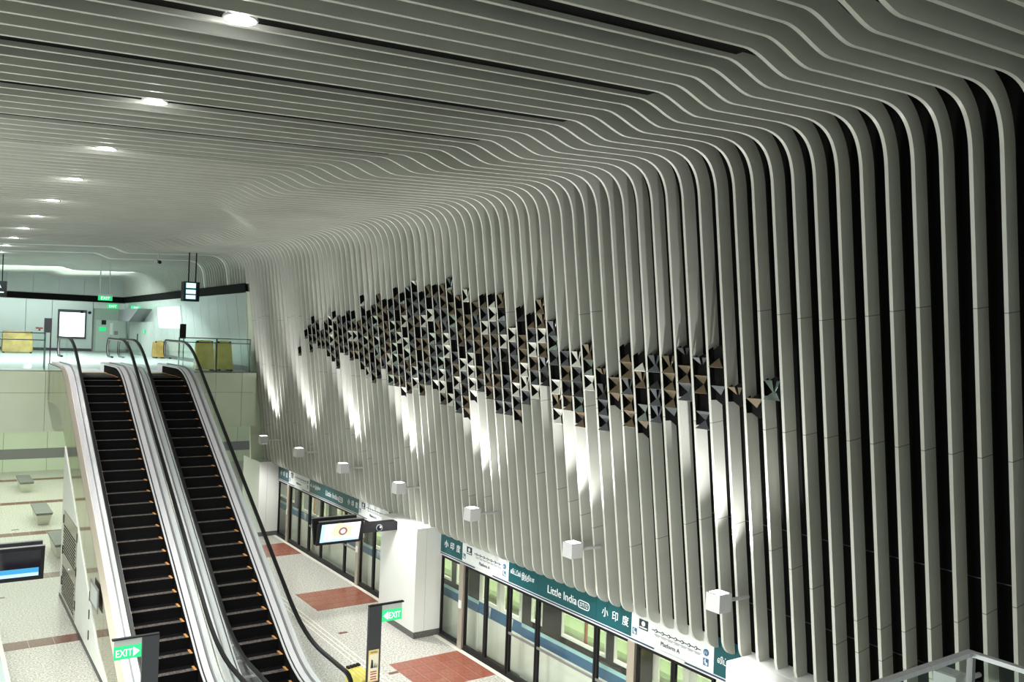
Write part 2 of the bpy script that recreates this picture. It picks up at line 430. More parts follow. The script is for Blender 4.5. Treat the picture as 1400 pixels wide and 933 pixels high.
# the right-hand wall of the concourse leans with the fins
wr2 = struct(MB().hexa([(Xw(ZL)+.08, YFULL+.15, ZL), (Xw(ZL)+.28, YFULL+.15, ZL), (Xw(ZL)+.28, 53.6, ZL), (Xw(ZL)+.08, 53.6, ZL),
    (Xw(BAND)+.08, YFULL+.15, BAND), (Xw(BAND)+.28, YFULL+.15, BAND), (Xw(BAND)+.28, 53.6, BAND), (Xw(BAND)+.08, 53.6, BAND)]).build('wall_right_upper', SEAM))
yy = YFULL+.15
while yy < 53:
    y2 = min(yy+1.28, 53.5); z0, z1 = ZL+.16, 8.57
    MB().hexa([(Xw(z0), yy+.012, z0), (Xw(z0)+.09, yy+.012, z0), (Xw(z0)+.09, y2-.012, z0), (Xw(z0), y2-.012, z0),
               (Xw(z1), yy+.012, z1), (Xw(z1)+.09, yy+.012, z1), (Xw(z1)+.09, y2-.012, z1), (Xw(z1), y2-.012, z1)]).build('wall_panel', CONP, wr2)
    yy = y2
struct(MB().hexa([(Xw(8.57)-.03, YFULL+.15, 8.57), (Xw(8.57)+.06, YFULL+.15, 8.57), (Xw(8.57)+.06, 53.5, 8.57), (Xw(8.57)-.03, 53.5, 8.57),
    (Xw(8.9)-.03, YFULL+.15, 8.9), (Xw(8.9)+.06, YFULL+.15, 8.9), (Xw(8.9)+.06, 53.5, 8.9), (Xw(8.9)-.03, 53.5, 8.9)]).build('trim_3', BLACK))
struct(MB().box(Xw(5.9)-.03, Xw(5.9)+.05, YFULL+.15, 53.5, ZL, ZL+.16).build('baseboard_right', CHAR))
# end return where the tall fins stop
struct(MB().hexa([(Xw(ZL)-.02, YFULL, 2.6), (Xw(ZL)+.5, YFULL, 2.6), (Xw(ZL)+.5, YFULL+.14, 2.6), (Xw(ZL)-.02, YFULL+.14, 2.6),
    (Xw(8.6)-.02, YFULL, 8.6), (Xw(8.6)+.5, YFULL, 8.6), (Xw(8.6)+.5, YFULL+.14, 8.6), (Xw(8.6)-.02, YFULL+.14, 8.6)]).build('trim_4', GRNP))

# back-wall door, side door with canopy
d1 = struct(MB().box(7.80, 9.56, 53.47, 53.56, ZL, 8.18).build('door_1', mat('door_green', (.36, .45, .38), .4)))
box('door_leaf', mat('door_grey', (.50, .60, .52), .4), 7.90, 8.68, 53.43, 53.475, ZL+.02, 7.55, d1)
box('door_leaf', mat('door_grey', (.50, .60, .52), .4), 8.70, 9.48, 53.43, 53.475, ZL+.02, 7.55, d1)
box('notice', BLACKM, 8.18, 8.42, 53.41, 53.435, 7.28, 7.54, d1)
ng = box('notice', EXITG, 8.05, 8.42, 53.41, 53.435, 6.90, 7.15, d1)
box('handle_plate', WHITE, 8.62, 8.78, 53.40, 53.435, 6.72, 7.40, d1)
box('notice', STEELD, 8.86, 9.06, 53.41, 53.435, 6.72, 6.94, d1)
d2 = struct(MB().box(9.35, 9.78, 46.2, 51.6, ZL, 7.5).build('door_2', GREYP))
MB().prism([(46.2, 8.15), (51.6, 8.15), (51.6, 7.5), (48.6, 7.5)], 'x', 8.75, 9.75).build('canopy', STEELD, d2)
MB().box(9.31, 9.352, 48.2, 49.4, ZL+.02, 7.45).build('door_leaf', mat('door_green', (.36, .45, .38), .4), d2)
MB().box(9.29, 9.32, 49.0, 49.2, 6.5, 6.85).build('handle_plate', BLACKM, d2)
MB().box(9.29, 9.32, 47.3, 47.6, 6.9, 7.1).build('notice', EXITG, d2)

# ================================================================== COLUMNS
def column(yn, yf, label, zt=2.62):
    t = thing('column', label, 'column', (10.1, yn, 0))
    x0 = 9.72
    mid = x0+.28
    box('panel', WHITEC, x0, mid-.004, yn, yf, .16, zt, t)
    box('panel', WHITEC, mid+.004, 10.44, yn, yf, .16, zt, t)
    box('baseboard', DGRAN, x0+.01, 10.44, yn+.01, yf-.01, 0, .155, t)
    return t
column(17.85, 19.75, 'white clad column between the two rows of platform doors')
column(29.45, 31.3, 'white clad column at the far end of the platform doors, beside the lower wall')
column(6.2, 8.35, 'white clad column at the near end of the platform doors, under the near fins')

# ================================================================== PLATFORM SCREEN DOORS
ZD = 1.97; XD = 10.40
def frame_rect(mb, x, y0, y1, z0, z1, w=.045, d=.06):
    mb.box(x, x+d, y0, y0+w, z0, z1); mb.box(x, x+d, y1-w, y1, z0, z1)
    mb.box(x, x+d, y0+w, y1-w, z0, z0+w*1.6); mb.box(x, x+d, y0+w, y1-w, z1-w, z1)
def pane(name, y0, y1, parent, rail=False, z0=.05, x=XD):
    mb = MB(); frame_rect(mb, x, y0, y1, z0, ZD-.02); f = mb.build(name, BLACKM, parent)
    box('pane', GLASSD, x+.024, x+.034, y0+.045, y1-.045, z0+.07, ZD-.065, f)
    if rail: box('rail', STEELD, x-.015, x+.012, y0+.03, y1-.03, .93, .975, f)
    return f
def bay(yp, label, lo, hi):
    t = thing('screen_door', label, 'platform door', (XD, yp, 0), 'platform screen doors along the track')
    segs = [('post', .09, -.09), ('leaf', -.10, -.97), ('leaf', -.98, -1.86), ('fixed_panel', -1.90, -2.90), ('fixed_panel', -2.92, -4.74), ('fixed_panel', -4.76, -5.66)]
    for kind, a, b in segs:
        ya, yb = yp+a, yp+b
        if yb < lo or ya > hi: continue
        if kind == 'post':
            p = box('post', STEELW, XD-.05, XD+.10, yb, ya, 0, ZD-.005, t)
            box('call_box', WHITE, XD-.075, XD-.045, yp-.05, yp+.04, .95, 1.12, p)
        else: pane(kind, yb, ya, t, rail=(kind == 'fixed_panel'))
    # extra panel next to the column on the far side of the post
    if yp+.1 < hi < yp+1.6: pane('fixed_panel', yp+.11, hi-.02, t)
    box('sill', BLACKM, XD-.01, XD+.12, max(lo, yp-5.665), min(hi, yp+.09), 0, .05, t)
    return t
bay(POST0+2*PER, 'far pair of glass platform doors under the small map beside the far column', 19.8, 29.4)
bay(POST0+PER, 'glass platform doors just behind the hanging screens and left of the middle column', 19.8, 29.4)
bay(POST0, 'glass platform doors right of the middle column, at the red floor patch', 8.4, 17.82)
bay(POST0-PER, 'nearest glass platform doors, cut off by the bottom of the photo', 8.4, 17.82)

# ---- sign band above the doors
def arrow_tri(mb, c, s, axis_r, m=0, flip=1):
    pass
def name_sign(y0, y1, label, parts):
    t = thing('station_sign', label, 'sign', (XD, y1, 1.98), 'sign bands over the platform doors')
    xf = XD-.01
    box('lower_rail', STEEL, xf-.02, XD+.1, y0, y1, 1.968, 1.988, t)
    box('navy_line', NAVY, xf-.008, XD+.1, y0, y1, 1.99, 2.015, t)
    box('white_line', SIGNW, xf-.010, XD+.1, y0, y1, 2.017, 2.027, t)
    for kind, a, b in parts:
        a_, b_ = min(a, y1), max(b, y0)
        if a_ <= b_: continue
        if kind == 'map':
            p = box('map_panel', SIGNW, xf, XD+.1, b_+.003, a_-.003, 2.03, 2.62, t)
            L = a-b
            ln = MB().box(xf-.006, xf-.001, b+.28, a-.52, 2.305, 2.318)
            ln.build('route_line', SIGNB, p)
            for k in range(7):
                yc = a-.62-(L-1.0)*k/6
                st = MB(); st.disc((xf-.006, yc, 2.311), .030, 'x', 12, .006); st.build('station_dot', SIGNB, p)
                MB().disc((xf-.010, yc, 2.311), .017, 'x', 10, .006).build('station_dot', SIGNW, p)
                s2 = MB(); s2.box(xf-.004, xf-.001, yc-.10, yc+.04, 2.245, 2.254); s2.box(xf-.004, xf-.001, yc-.08, yc+.02, 2.225, 2.233); s2.build('small_print', STEELD, p)
            ic = box('pictogram', SIGNB, xf-.007, xf-.001, a-.42, a-.20, 2.24, 2.41, p)
            MB().disc((xf-.010, a-.31, 2.345), .045, 'x', 12, .006).build('pictogram', SIGNW, ic)
            box('pictogram', SIGNW, xf-.011, xf-.006, a-.40, a-.22, 2.262, 2.285, ic)
            MB().disc((xf-.006, b+.16, 2.31), .055, 'x', 18, .008).build('line_disc', TRAINB, p)
            lettering('11', .07, LETW, p, (xf-.013, b+.16, 2.285), (0, -1, 0), (0, 0, 1))
            for yb in (b+.16, a-.09):
                q = box('access_symbol', TRAINB, xf-.007, xf-.001, yb-.055, yb+.055, 2.10, 2.215, p)
                sy = MB(); sy.disc((xf-.009, yb+.012, 2.198), .011, 'x', 8, .004); sy.box(xf-.011, xf-.007, yb+.004, yb+.02, 2.145, 2.185)
                sy.box(xf-.011, xf-.007, yb-.03, yb+.004, 2.142, 2.154); sy.box(xf-.011, xf-.007, yb-.036, yb-.024, 2.115, 2.154)
                sy.tube([(xf-.009, yb+.008+.032*math.cos(k_/8*5+.9), 2.142+.032*math.sin(-k_/8*5+.2)) for k_ in range(9)], .004, 4)
                sy.build('wheelchair_mark', LETW, q)
            lettering('Platform A', .10, SIGNB, p, (xf-.006, (a+b)/2, 2.105), (0, -1, 0), (0, 0, 1))
            box('white_gap', SIGNW, xf-.022, xf-.002, (a+b)/2-.35, (a+b)/2+.35, 1.986, 2.022, p)
        else:
            p = box('name_panel', TEAL, xf, XD+.1, b_+.003, a_-.003, 2.03, 2.62, t)
            c = (a+b)/2
            if kind == 'tamil': lettering('லிட்டில் இந்தியா', .14, LETW, p, (xf-.004, c+.02, 2.23), (0, -1, 0), (0, 0, 1), maxw=.86)
            if kind == 'cjk': lettering('小  印  度', .19, LETW, p, (xf-.004, c-.05, 2.19), (0, -1, 0), (0, 0, 1), maxw=.72)
            if kind == 'name':
                lettering('Little India', .225, LETW, p, (xf-.004, c+.12, 2.16), (0, -1, 0), (0, 0, 1), maxw=.92)
                yc = c-.56; fr = []
                for i in range(20):
                    a2 = 2*PI*i/20; cx = .10 if math.cos(a2) > 0 else -.10
                    fr.append((xf-.004, yc+cx+.065*math.cos(a2), 2.215+.072*math.sin(a2)))
                MB().tube(fr, .009, 5, closed=True).build('code_outline', LETW, p)
                lettering('DT12', .105, LETW, p, (xf-.004, yc, 2.178), (0, -1, 0), (0, 0, 1), maxw=.22)
    return t
def sign_parts(kmax, kmin):
    L = []
    for k in range(kmax, kmin-1, -1):
        p = POST0+k*PER
        L += [('map', p+.05, p-1.86), ('tamil', p-1.86, p-2.91), ('name', p-2.91, p-4.75), ('cjk', p-4.75, p-PER+.05)]
    return L
name_sign(8.66, 17.86, 'teal and white station name band right of the middle column', [('cjk', 17.86, 16.85)]+sign_parts(0, -1))
name_sign(19.8, 29.42, 'smaller looking teal and white station name band behind the hanging screens', [('cjk', 29.42, 28.37)]+sign_parts(2, 1))

# ================================================================== TRAIN
tr = thing('train', 'white train with blue stripe standing behind the glass platform doors', 'train', (10.8, 18, -.1))
XT = 10.78
def seg_box(name, m, y0, y1, z0, z1, x0=XT, x1=XT+.06, par=tr): return box(name, m, x0, x1, y0, y1, z0, z1, par)
Y0T, Y1T = 4.5, 31.2
k = 3; edges = []
doors = [(POST0+k*PER-1.86, POST0+k*PER-.10) for k in range(2, -2, -1)]
wins = []
for k in range(3, -2, -1):
    p = POST0+k*PER; wins += [(p-5.30, p-4.85), (p-4.62, p-3.25), (p-2.6, p-2.2)]
solid_prev = Y1T
low = []
cur = Y1T
for d0, d1_ in doors+[(Y0T, Y0T)]:
    if cur > d1_:
        low.append((max(d1_, Y0T), cur))
    cur = d0
for a, b in low:
    seg_box('side_panel', TRAINW, a, b, -.25, .80); seg_box('blue_stripe', TRAINB, a, b, .80, 1.0); seg_box('teal_stripe', TRAINT, a, b, 1.0, 1.08)
    seg_box('side_panel', TRAINK, a, b, 1.085, 1.22); seg_box('side_panel', TRAINK, a, b, 1.88, 2.5)
    ys = sorted([(max(w0, a), min(w1, b)) for w0, w1 in wins if w1 > a+.1 and w0 < b-.1])
    c = a
    for w0, w1 in ys:
        if w0 > c+.01: seg_box('side_panel', TRAINK, c, w0, 1.22, 1.88)
        f = MB(); frame_rect(f, XT-.005, w0, w1, 1.22, 1.88, .035, .05); fo = f.build('window_frame', TRAINW, tr)
        box('pane', GLASSD, XT+.02, XT+.03, w0+.03, w1-.03, 1.25, 1.85, fo); c = w1
    if c < b-.01: seg_box('side_panel', TRAINK, c, b, 1.22, 1.88)
for d0, d1_ in doors:
    m = (d0+d1_)/2
    for a, b, s in ((d0, m-.006, 1), (m+.006, d1_, -1)):
        lf = MB()
        lf.box(XT+.02, XT+.06, a, b, -.05, .80, 0); lf.box(XT+.02, XT+.06, a, b, 1.07, 1.16, 0); lf.box(XT+.02, XT+.06, a, b, 1.90, 2.4, 0)
        lf.box(XT+.02, XT+.06, a, a+.14, 1.16, 1.90, 0); lf.box(XT+.02, XT+.06, b-.14, b, 1.16, 1.90, 0)
        lf.box(XT+.02, XT+.06, a, b, .80, 1.07, 1)
        o = lf.build('door_leaf', [TRAINW, TRAINB], tr)
        box('pane', GLASSD, XT+.035, XT+.045, a+.14, b-.14, 1.16, 1.90, o)
        c = (a+b)/2
        for q in (-1, 1):
            MB().prism([(c+q*.02, 1.05), (c+q*.10, 1.05), (c+q*.05, .82)], 'x', XT+.005, XT+.019).build('arrow_mark', SIGNW, o)
seg_box('roof_edge', TRAINK, Y0T, Y1T, 2.5, 2.75, XT, XT+2.7)
box('interior_floor', TRAINI, XT+.06, XT+2.5, Y0T, Y1T, -.1, -.05, tr)
box('far_side', TRAINI, XT+2.5, XT+2.6, Y0T, Y1T, -.1, 2.5, tr)
box('interior_ceiling', TRAINI, XT+.06, XT+2.5, Y0T, Y1T, 2.3, 2.35, tr)
box('bench_seat', mat('seat_green', (.35, .45, .30), .5), XT+2.0, XT+2.5, Y0T, Y1T, .3, .42, tr)
for xx in (XT+.9, XT+1.7): box('light_tube', TUBE, xx, xx+.12, Y0T+.5, Y1T-.5, 2.26, 2.295, tr)
for y in (13.2, 16.0, 19.5, 22.0, 25.5, 27.8): box('grab_pole', REDP, XT+.35, XT+.40, y, y+.05, -.05, 2.3, tr)

# ================================================================== ESCALATORS
def softclamp(v, lo, hi, k):
    # clamp with rounded transitions of half-width k
    def smin(a, b, k):
        h = max(k-abs(a-b), 0)/k; return min(a, b)-h*h*k*.25
    return -smin(-smin(v, hi, k), -lo, k)
YB, YT = 14.35, 29.25
def path(p, lo, hi, k): return lambda y: softclamp(p+T30*y, lo, hi, k)
znose = path(-9.35, .0, ZL, .35)
zdeck = path(-9.20, .30, 6.02, .45)
zhand = path(-8.47, 1.03, 6.80, .55)
zbot = lambda y: min(max(-10.55+T30*y, -.15), ZL-.9)
def ysamp(a, b, n=46): return [a+(b-a)*i/n for i in range(n+1)]
def strip(x0, x1, f, y0, y1, h, n=46, tilt=0.):
    rows = []
    for y in ysamp(y0, y1, n):
        z = f(y); rows.append([(x0, y, z-h), (x1, y, z-h+tilt), (x1, y, z+tilt), (x0, y, z)])
    return MB().ribbon(rows)
step_me = {}
def escalator(xo, label, side_label):
    """xo: x of the left end of the steps; steps are 1.02 m wide"""
    t = thing('escalator', label, 'escalator', (xo+.5, YB, 0), 'pair of escalators to the upper landing')
    xl, xr = xo, xo+1.02
    # steps
    n = 0; y = 16.35
    def one_step(yn, zt, ynext, znext):
        d = ynext-yn
        mb = MB()
        mb.box(xl+.01, xr-.01, yn+.02, yn+.16, zt-.03, zt, 0); mb.box(xl+.01, xr-.01, yn+.16, yn+d+.03, zt-.03, zt-.006, 1); mb.box(xl+.01, xr-.01, yn, yn+.02, zt-.05, zt, 1)
        mb.box(xl+.01, xr-.01, yn+.012, yn+.03, zt-.40, zt-.05, 1)
        s = mb.build('step', [TREAD, RISER], t)
        return s
    ynose = []
    y = 14.9
    while y < 28.5: ynose.append(y); y += .362
    for i, yn in enumerate(ynose):
        yc = yn
        zt = znose(yn)
        s = one_step(yn, zt, yn+.362, 0)
        for x0, x1 in ((xr-.06, xr-.015), (xl+.015, xl+.06)):
            box('safety_mark', ORANGE, x0, x1, yn+.02, yn+.26, zt-.02, zt+.003, s)
    # comb and floor plates at both ends
    box('comb_plate', BRASS, xl, xr, 28.45, 28.85, ZL-.06, ZL+.012, t)
    box('landing_plate', STEEL, xl-.1, xr+.1, 28.85, 31.2, ZL-.06, ZL+.008, t)
    box('comb_plate', BRASS, xl, xr, 14.55, 14.95, -.05, .02, t)
    box('landing_plate', STEEL, xl-.1, xr+.1, 12.6, 14.55, -.05, .008, t)
    for side in (-1, 1):
        xs_ = xl if side < 0 else xr
        q = side
        # skirt with brush and bright profile
        xa, xb = sorted((xs_, xs_+q*.03))
        strip(xa, xb, lambda y: zdeck(y)-.03, YB+.3, YT-.2, .42).build('skirt_panel', RISER, t, smooth=30)
        xa, xb = sorted((xs_-q*.012, xs_+q*.022))
        strip(xa, xb, lambda y: zdeck(y)-.02, YB+.3, YT-.2, .03).build('skirt_profile', STEEL, t, smooth=30)
        xa, xb = sorted((xs_+q*.022, xs_+q*.05))
        strip(xa, xb, lambda y: zdeck(y)-.02, YB+.25, YT-.1, .05).build('skirt_brush', RUBBER, t, smooth=30)
        # inner deck
        xa, xb = sorted((xs_+q*.05, xs_+q*.165))
        strip(xa, xb, zdeck, YB, YT, .05).build('inner_deck', STEEL, t, smooth=30)
        # glass balustrade in panels
        xg = xs_+q*.19
        for a in range(8):
            ya = YB+.15+(YT-YB-.1)*a/8; yb = YB+.15+(YT-YB-.1)*(a+1)/8-.012
            rows = []
            for yy_ in ysamp(ya, yb, 8):
                rows.append([(xg-.006, yy_, zdeck(yy_)-.02), (xg+.006, yy_, zdeck(yy_)-.02), (xg+.006, yy_, zhand(yy_)-.04), (xg-.006, yy_, zhand(yy_)-.04)])
            MB().ribbon(rows).build('glass_panel', GLASS, t)
        xa, xb = sorted((xg-q*.014, xg+q*.014))
        strip(xa, xb, lambda y: zdeck(y)+.035, YB+.1, YT, .05).build('glass_seat', STEELD, t, smooth=30)
        # outer deck
        xa, xb = sorted((xg+q*.014, xs_+q*.33))
        strip(xa, xb, lambda y: zdeck(y)-.005, YB, YT, .05).build('outer_deck', STEEL, t, smooth=30)
        # handrail with its returns round both newels
        pts = []
        r = .29
        for a in range(9):
            an = -PI/2 - PI*a/8
            pts.append((YB+.02+r*math.cos(an)*-1*-1, 1.03-r+r*math.sin(an)))
        lo_arc = [(YB+.02-r*math.sin(PI*a/8), 1.03-r-r*math.cos(PI*a/8)) for a in range(9)]
        hi_arc = [(YT+.22+r*math.sin(PI*a/8), 6.80-r+r*math.cos(PI*a/8)) for a in range(9)]
        run = [(y, zhand(y)) for y in ysamp(YB+.1, YT+.15, 60)]
        poly = [(YB+.9, 1.03-2*r)]+lo_arc+run+hi_arc+[(YT-.4, 6.80-2*r)]
        w_, h_ = .040, .022
        rows = []
        for i, (y, z) in enumerate(poly):
            p0 = poly[max(i-1, 0)]; p1 = poly[min(i+1, len(poly)-1)]
            dy, dz = p1[0]-p0[0], p1[1]-p0[1]; L = math.hypot(dy, dz) or 1; ny, nz = -dz/L, dy/L
            rows.append([(xg-w_, y-ny*h_, z-nz*h_), (xg+w_, y-ny*h_, z-nz*h_), (xg+w_*.8, y+ny*h_, z+nz*h_), (xg-w_*.8, y+ny*h_, z+nz*h_)])
        MB().ribbon(rows).build('handrail', RUBBER, t, smooth=50)
        rows2 = []
        for i, (y, z) in enumerate(poly[1:-1]):
            p0 = poly[i]; p1 = poly[i+2]
            dy, dz = p1[0]-p0[0], p1[1]-p0[1]; L = math.hypot(dy, dz) or 1; ny, nz = -dz/L, dy/L
            a_, b_ = h_, h_+.035
            rows2.append([(xg-.016, y-ny*b_, z-nz*b_), (xg+.016, y-ny*b_, z-nz*b_), (xg+.016, y-ny*a_, z-nz*a_), (xg-.016, y-ny*a_, z-nz*a_)])
        MB().ribbon(rows2).build('handrail_guide', STEEL, t, smooth=50)
        # rounded newel glass
        for yc, zc, s in ((YT+.22, 6.80-r, 1), (YB+.02, 1.03-r, -1)):
            arc = [(yc+s*(r-.04)*math.sin(PI*a/8), zc+(r-.04)*math.cos(PI*a/8)) for a in range(9)]
            arc += [(yc-s*.2, zc-r+.04), (yc-s*.2, zc+r-.04)]
            MB().prism(arc, 'x', xg-.006, xg+.006).build('glass_panel', GLASS, t)
        # newel base
        for ya, yb, zf in ((YT-.05, YT+.75, ZL), (YB-.75, YB+.05, 0)):
            xa, xb = sorted((xs_+q*.03, xs_+q*.33))
            box('newel_base', STEEL, xa, xb, ya, yb, zf-.03, zf+.28, t, bevel=.03)
        # truss cladding
        if side == side_label or True:
            x_o = xs_+q*(.445 if label.startswith('left') and q < 0 else .34); xa, xb = sorted((x_o-q*.03, x_o))
            ncl = 11
            for a in range(ncl):
                ya = YB+.2+(YT+.5-YB-.2)*a/ncl; yb = YB+.2+(YT+.5-YB-.2)*(a+1)/ncl-.008
                rows = []
                for yy_ in ysamp(ya, yb, 5):
                    rows.append([(xa, yy_, max(zbot(yy_), -.02)), (xb, yy_, max(zbot(yy_), -.02)), (xb, yy_, zdeck(min(yy_, YT))-.05), (xa, yy_, zdeck(min(yy_, YT))-.05)])
                MB().ribbon(rows).build('cladding_panel', MIRROR if side < 0 else STEELD, t)
    if label.startswith('left'):
        strip(xl-.445, xl-.32, lambda y: zdeck(y)-.045, YB+.2, YT+.4, .02).build('ledge', STEELW, t, smooth=30)
    # underside of the truss
    rows = [[(xl-.32, y, zbot(y)), (xr+.32, y, zbot(y)), (xr+.32, y, zbot(y)+.04), (xl-.32, y, zbot(y)+.04)] for y in ysamp(15.5, YT+.4, 20)]
    MB().ribbon(rows).build('truss_soffit', GREYP, t)
    return t
e1 = escalator(3.545, 'left escalator of the pair, with mirror-finished cladding on its open side', -1)
e2 = escalator(5.265, 'right escalator of the pair, nearer to the platform doors', 1)

# wall closing the space under the left escalator, with its louvred door
def zwall(y): return max(0.2, min(-10.57+T30*y, 4.4))
wu = MB().prism([(17.9, 0), (25.2, 0), (25.2, zwall(25.2)), (18.65, zwall(18.65))], 'x', 3.115, 3.20).build('wall_under_escalator', SEAM)
struct(wu)
ys_ = [18.0, 19.2, 20.3, 21.3, 22.42, 24.85, 25.19]
for a in range(len(ys_)-1):
    ya, yb = ys_[a]+.005, ys_[a+1]-.005
    zl = 2.42 if a == 4 else .1
    lo_ = [(ya, .1), (yb, .1), (yb, max(.12, zwall(yb)-.01)), (ya, max(.12, zwall(ya)-.01))]
    if a == 4:
        lo_ = [(ya, 2.35), (yb, 2.35), (yb, zwall(yb)-.01), (ya, max(2.36, zwall(ya)-.01))]
    MB().prism(lo_, 'x', 3.08, 3.12).build('wall_panel', WHITE, wu)
MB().box(3.07, 3.12, 17.9, 25.2, 0, .09).build('baseboard', CHAR, wu)
VENT = mat('vent_grey', (.30, .28, .22), .25, metal=.6)
dv = MB().prism([(22.43, .1), (24.84, .1), (24.84, 2.34), (22.43, 2.34)], 'x', 3.078, 3.115).build('door_3', VENT)
struct(dv)
sl = MB()
for zz0, zz1 in ((.22, 1.02), (1.28, 2.1)):
    nz = int((zz1-zz0)/.075)
    for r_ in range(nz):
        for c_ in range(15):
            yv = 22.62+c_*.14+(.07 if r_ % 2 else 0); zv = zz0+r_*.075
            sl.box(3.073, 3.079, yv, yv+.075, zv, zv+.032)
vs = sl.build('vent_slot', BLACK, dv); vs['kind'] = 'stuff'
MB().disc((3.065, 23.55, 1.08), .03, 'x', 10, .03).build('door_knob', STEEL, dv)
for z in (.4, 1.2, 2.0): box('hinge', BLACKM, 3.065, 3.08, 24.80, 24.86, z, z+.22, dv)
for z in (.4, 1.2, 2.0): box('hinge', BLACKM, 3.065, 3.08, 22.38, 22.44, z, z+.22, dv)
for z in (.35, .8, 1.2): box('hinge', BLACKM, 3.065, 3.08, 20.29, 20.33, z, z+.2, wu)
nt_ = box('sign_plate', STEELD, 3.045, 3.062, 19.1, 20.1, 1.25, 1.75)
tag(nt_, 'small framed grey notice on the mirrored side of the left escalator', 'notice')
box('notice_sheet', GREYP, 3.04, 3.046, 19.2, 20.0, 1.32, 1.68, nt_)

# ================================================================== EXIT POSTS
def exit_post(x, y, s, label):
    t = thing('exit_sign_post', label, 'exit sign', (x, y, 0), 'exit sign posts at the foot of the escalators')
    hw = .125; zt = 2.30
    box('post', CHAR, x-hw, x+hw, y-.03, y+.03, 0, zt, t)
    xa, xb = sorted((x+s*hw*-1, x+s*(hw+.44)))
    box('top_bar', BLACKM, xa, xb, y-.035, y+.035, zt, zt+.022, t)
    xa, xb = sorted((x+s*(hw+.01), x+s*(hw+.41)))
    box('hanger_plate', GREYP, xa, xb, y-.012, y+.012, zt-.10, zt, t)
    p = box('sign_plate', EXITG, xa, xb, y-.014, y+.014, zt-.31, zt-.10, t)
    txt = 'EXIT▶' if s < 0 else '◀EXIT'
    lettering(txt, .16, EXITL, p, ((xa+xb)/2, y-.017, zt-.265), (1, 0, 0), (0, 0, 1), maxw=.345)
    return t
P1 = exit_post(3.06, 14.25, -1, 'exit sign post with a right pointing arrow in front of the left escalator')
P2 = exit_post(6.80, 13.95, 1, 'exit sign post with a left pointing arrow and a yellow warning sticker')
st = box('warning_sticker', STICK, 6.69, 6.89, 13.913, 13.921, .95, 1.52, P2)
box('sticker_sheet', PALE, 6.705, 6.875, 13.908, 13.914, .98, 1.44, st)
lettering('CAUTION', .045, SIGNB, st, (6.79, 13.910, 1.465), (1, 0, 0), (0, 0, 1), maxw=.13)
MB().prism([(6.73, 1.20), (6.79, 1.20), (6.77, 1.34), (6.745, 1.36)], 'y', 13.903, 13.909).build('pictogram', SIGNB, st)
MB().prism([(6.80, 1.20), (6.83, 1.20), (6.82, 1.29)], 'y', 13.903, 13.909).build('pictogram', SIGNB, st)
MB().prism([(6.84, 1.20), (6.86, 1.20), (6.855, 1.27)], 'y', 13.903, 13.909).build('pictogram', SIGNB, st)
for z in (1.12, 1.08, 1.03, .99):
    box('small_print', TEXTR, 6.73, 6.85, 13.905, 13.909, z, z+.02, st)

# yellow folded barrier at the foot of the right escalator
fb = thing('folding_barrier', 'yellow folded barrier leaning at the foot of the right escalator', 'barrier', (6.8, 14.6, 0))
for a in range(4):
    d = .47+.075*a
    mb = MB(); mb.hexa([(6.22+d, 14.15+d*.2, 0), (6.28+d, 14.15+d*.2, 0), (6.28+d, 14.9+d*.2, 0), (6.22+d, 14.9+d*.2, 0), (6.28+d, 14.2+d*.2, .84), (6.34+d, 14.2+d*.2, .84), (6.34+d, 14.9+d*.2, .84), (6.28+d, 14.9+d*.2, .84)])
    p = mb.build('board', YELLOW, fb, bevel=.012)
    box('cap', BLACKM, 6.285+d, 6.335+d, 14.82+d*.2, 14.92+d*.2, .78, .87, p)

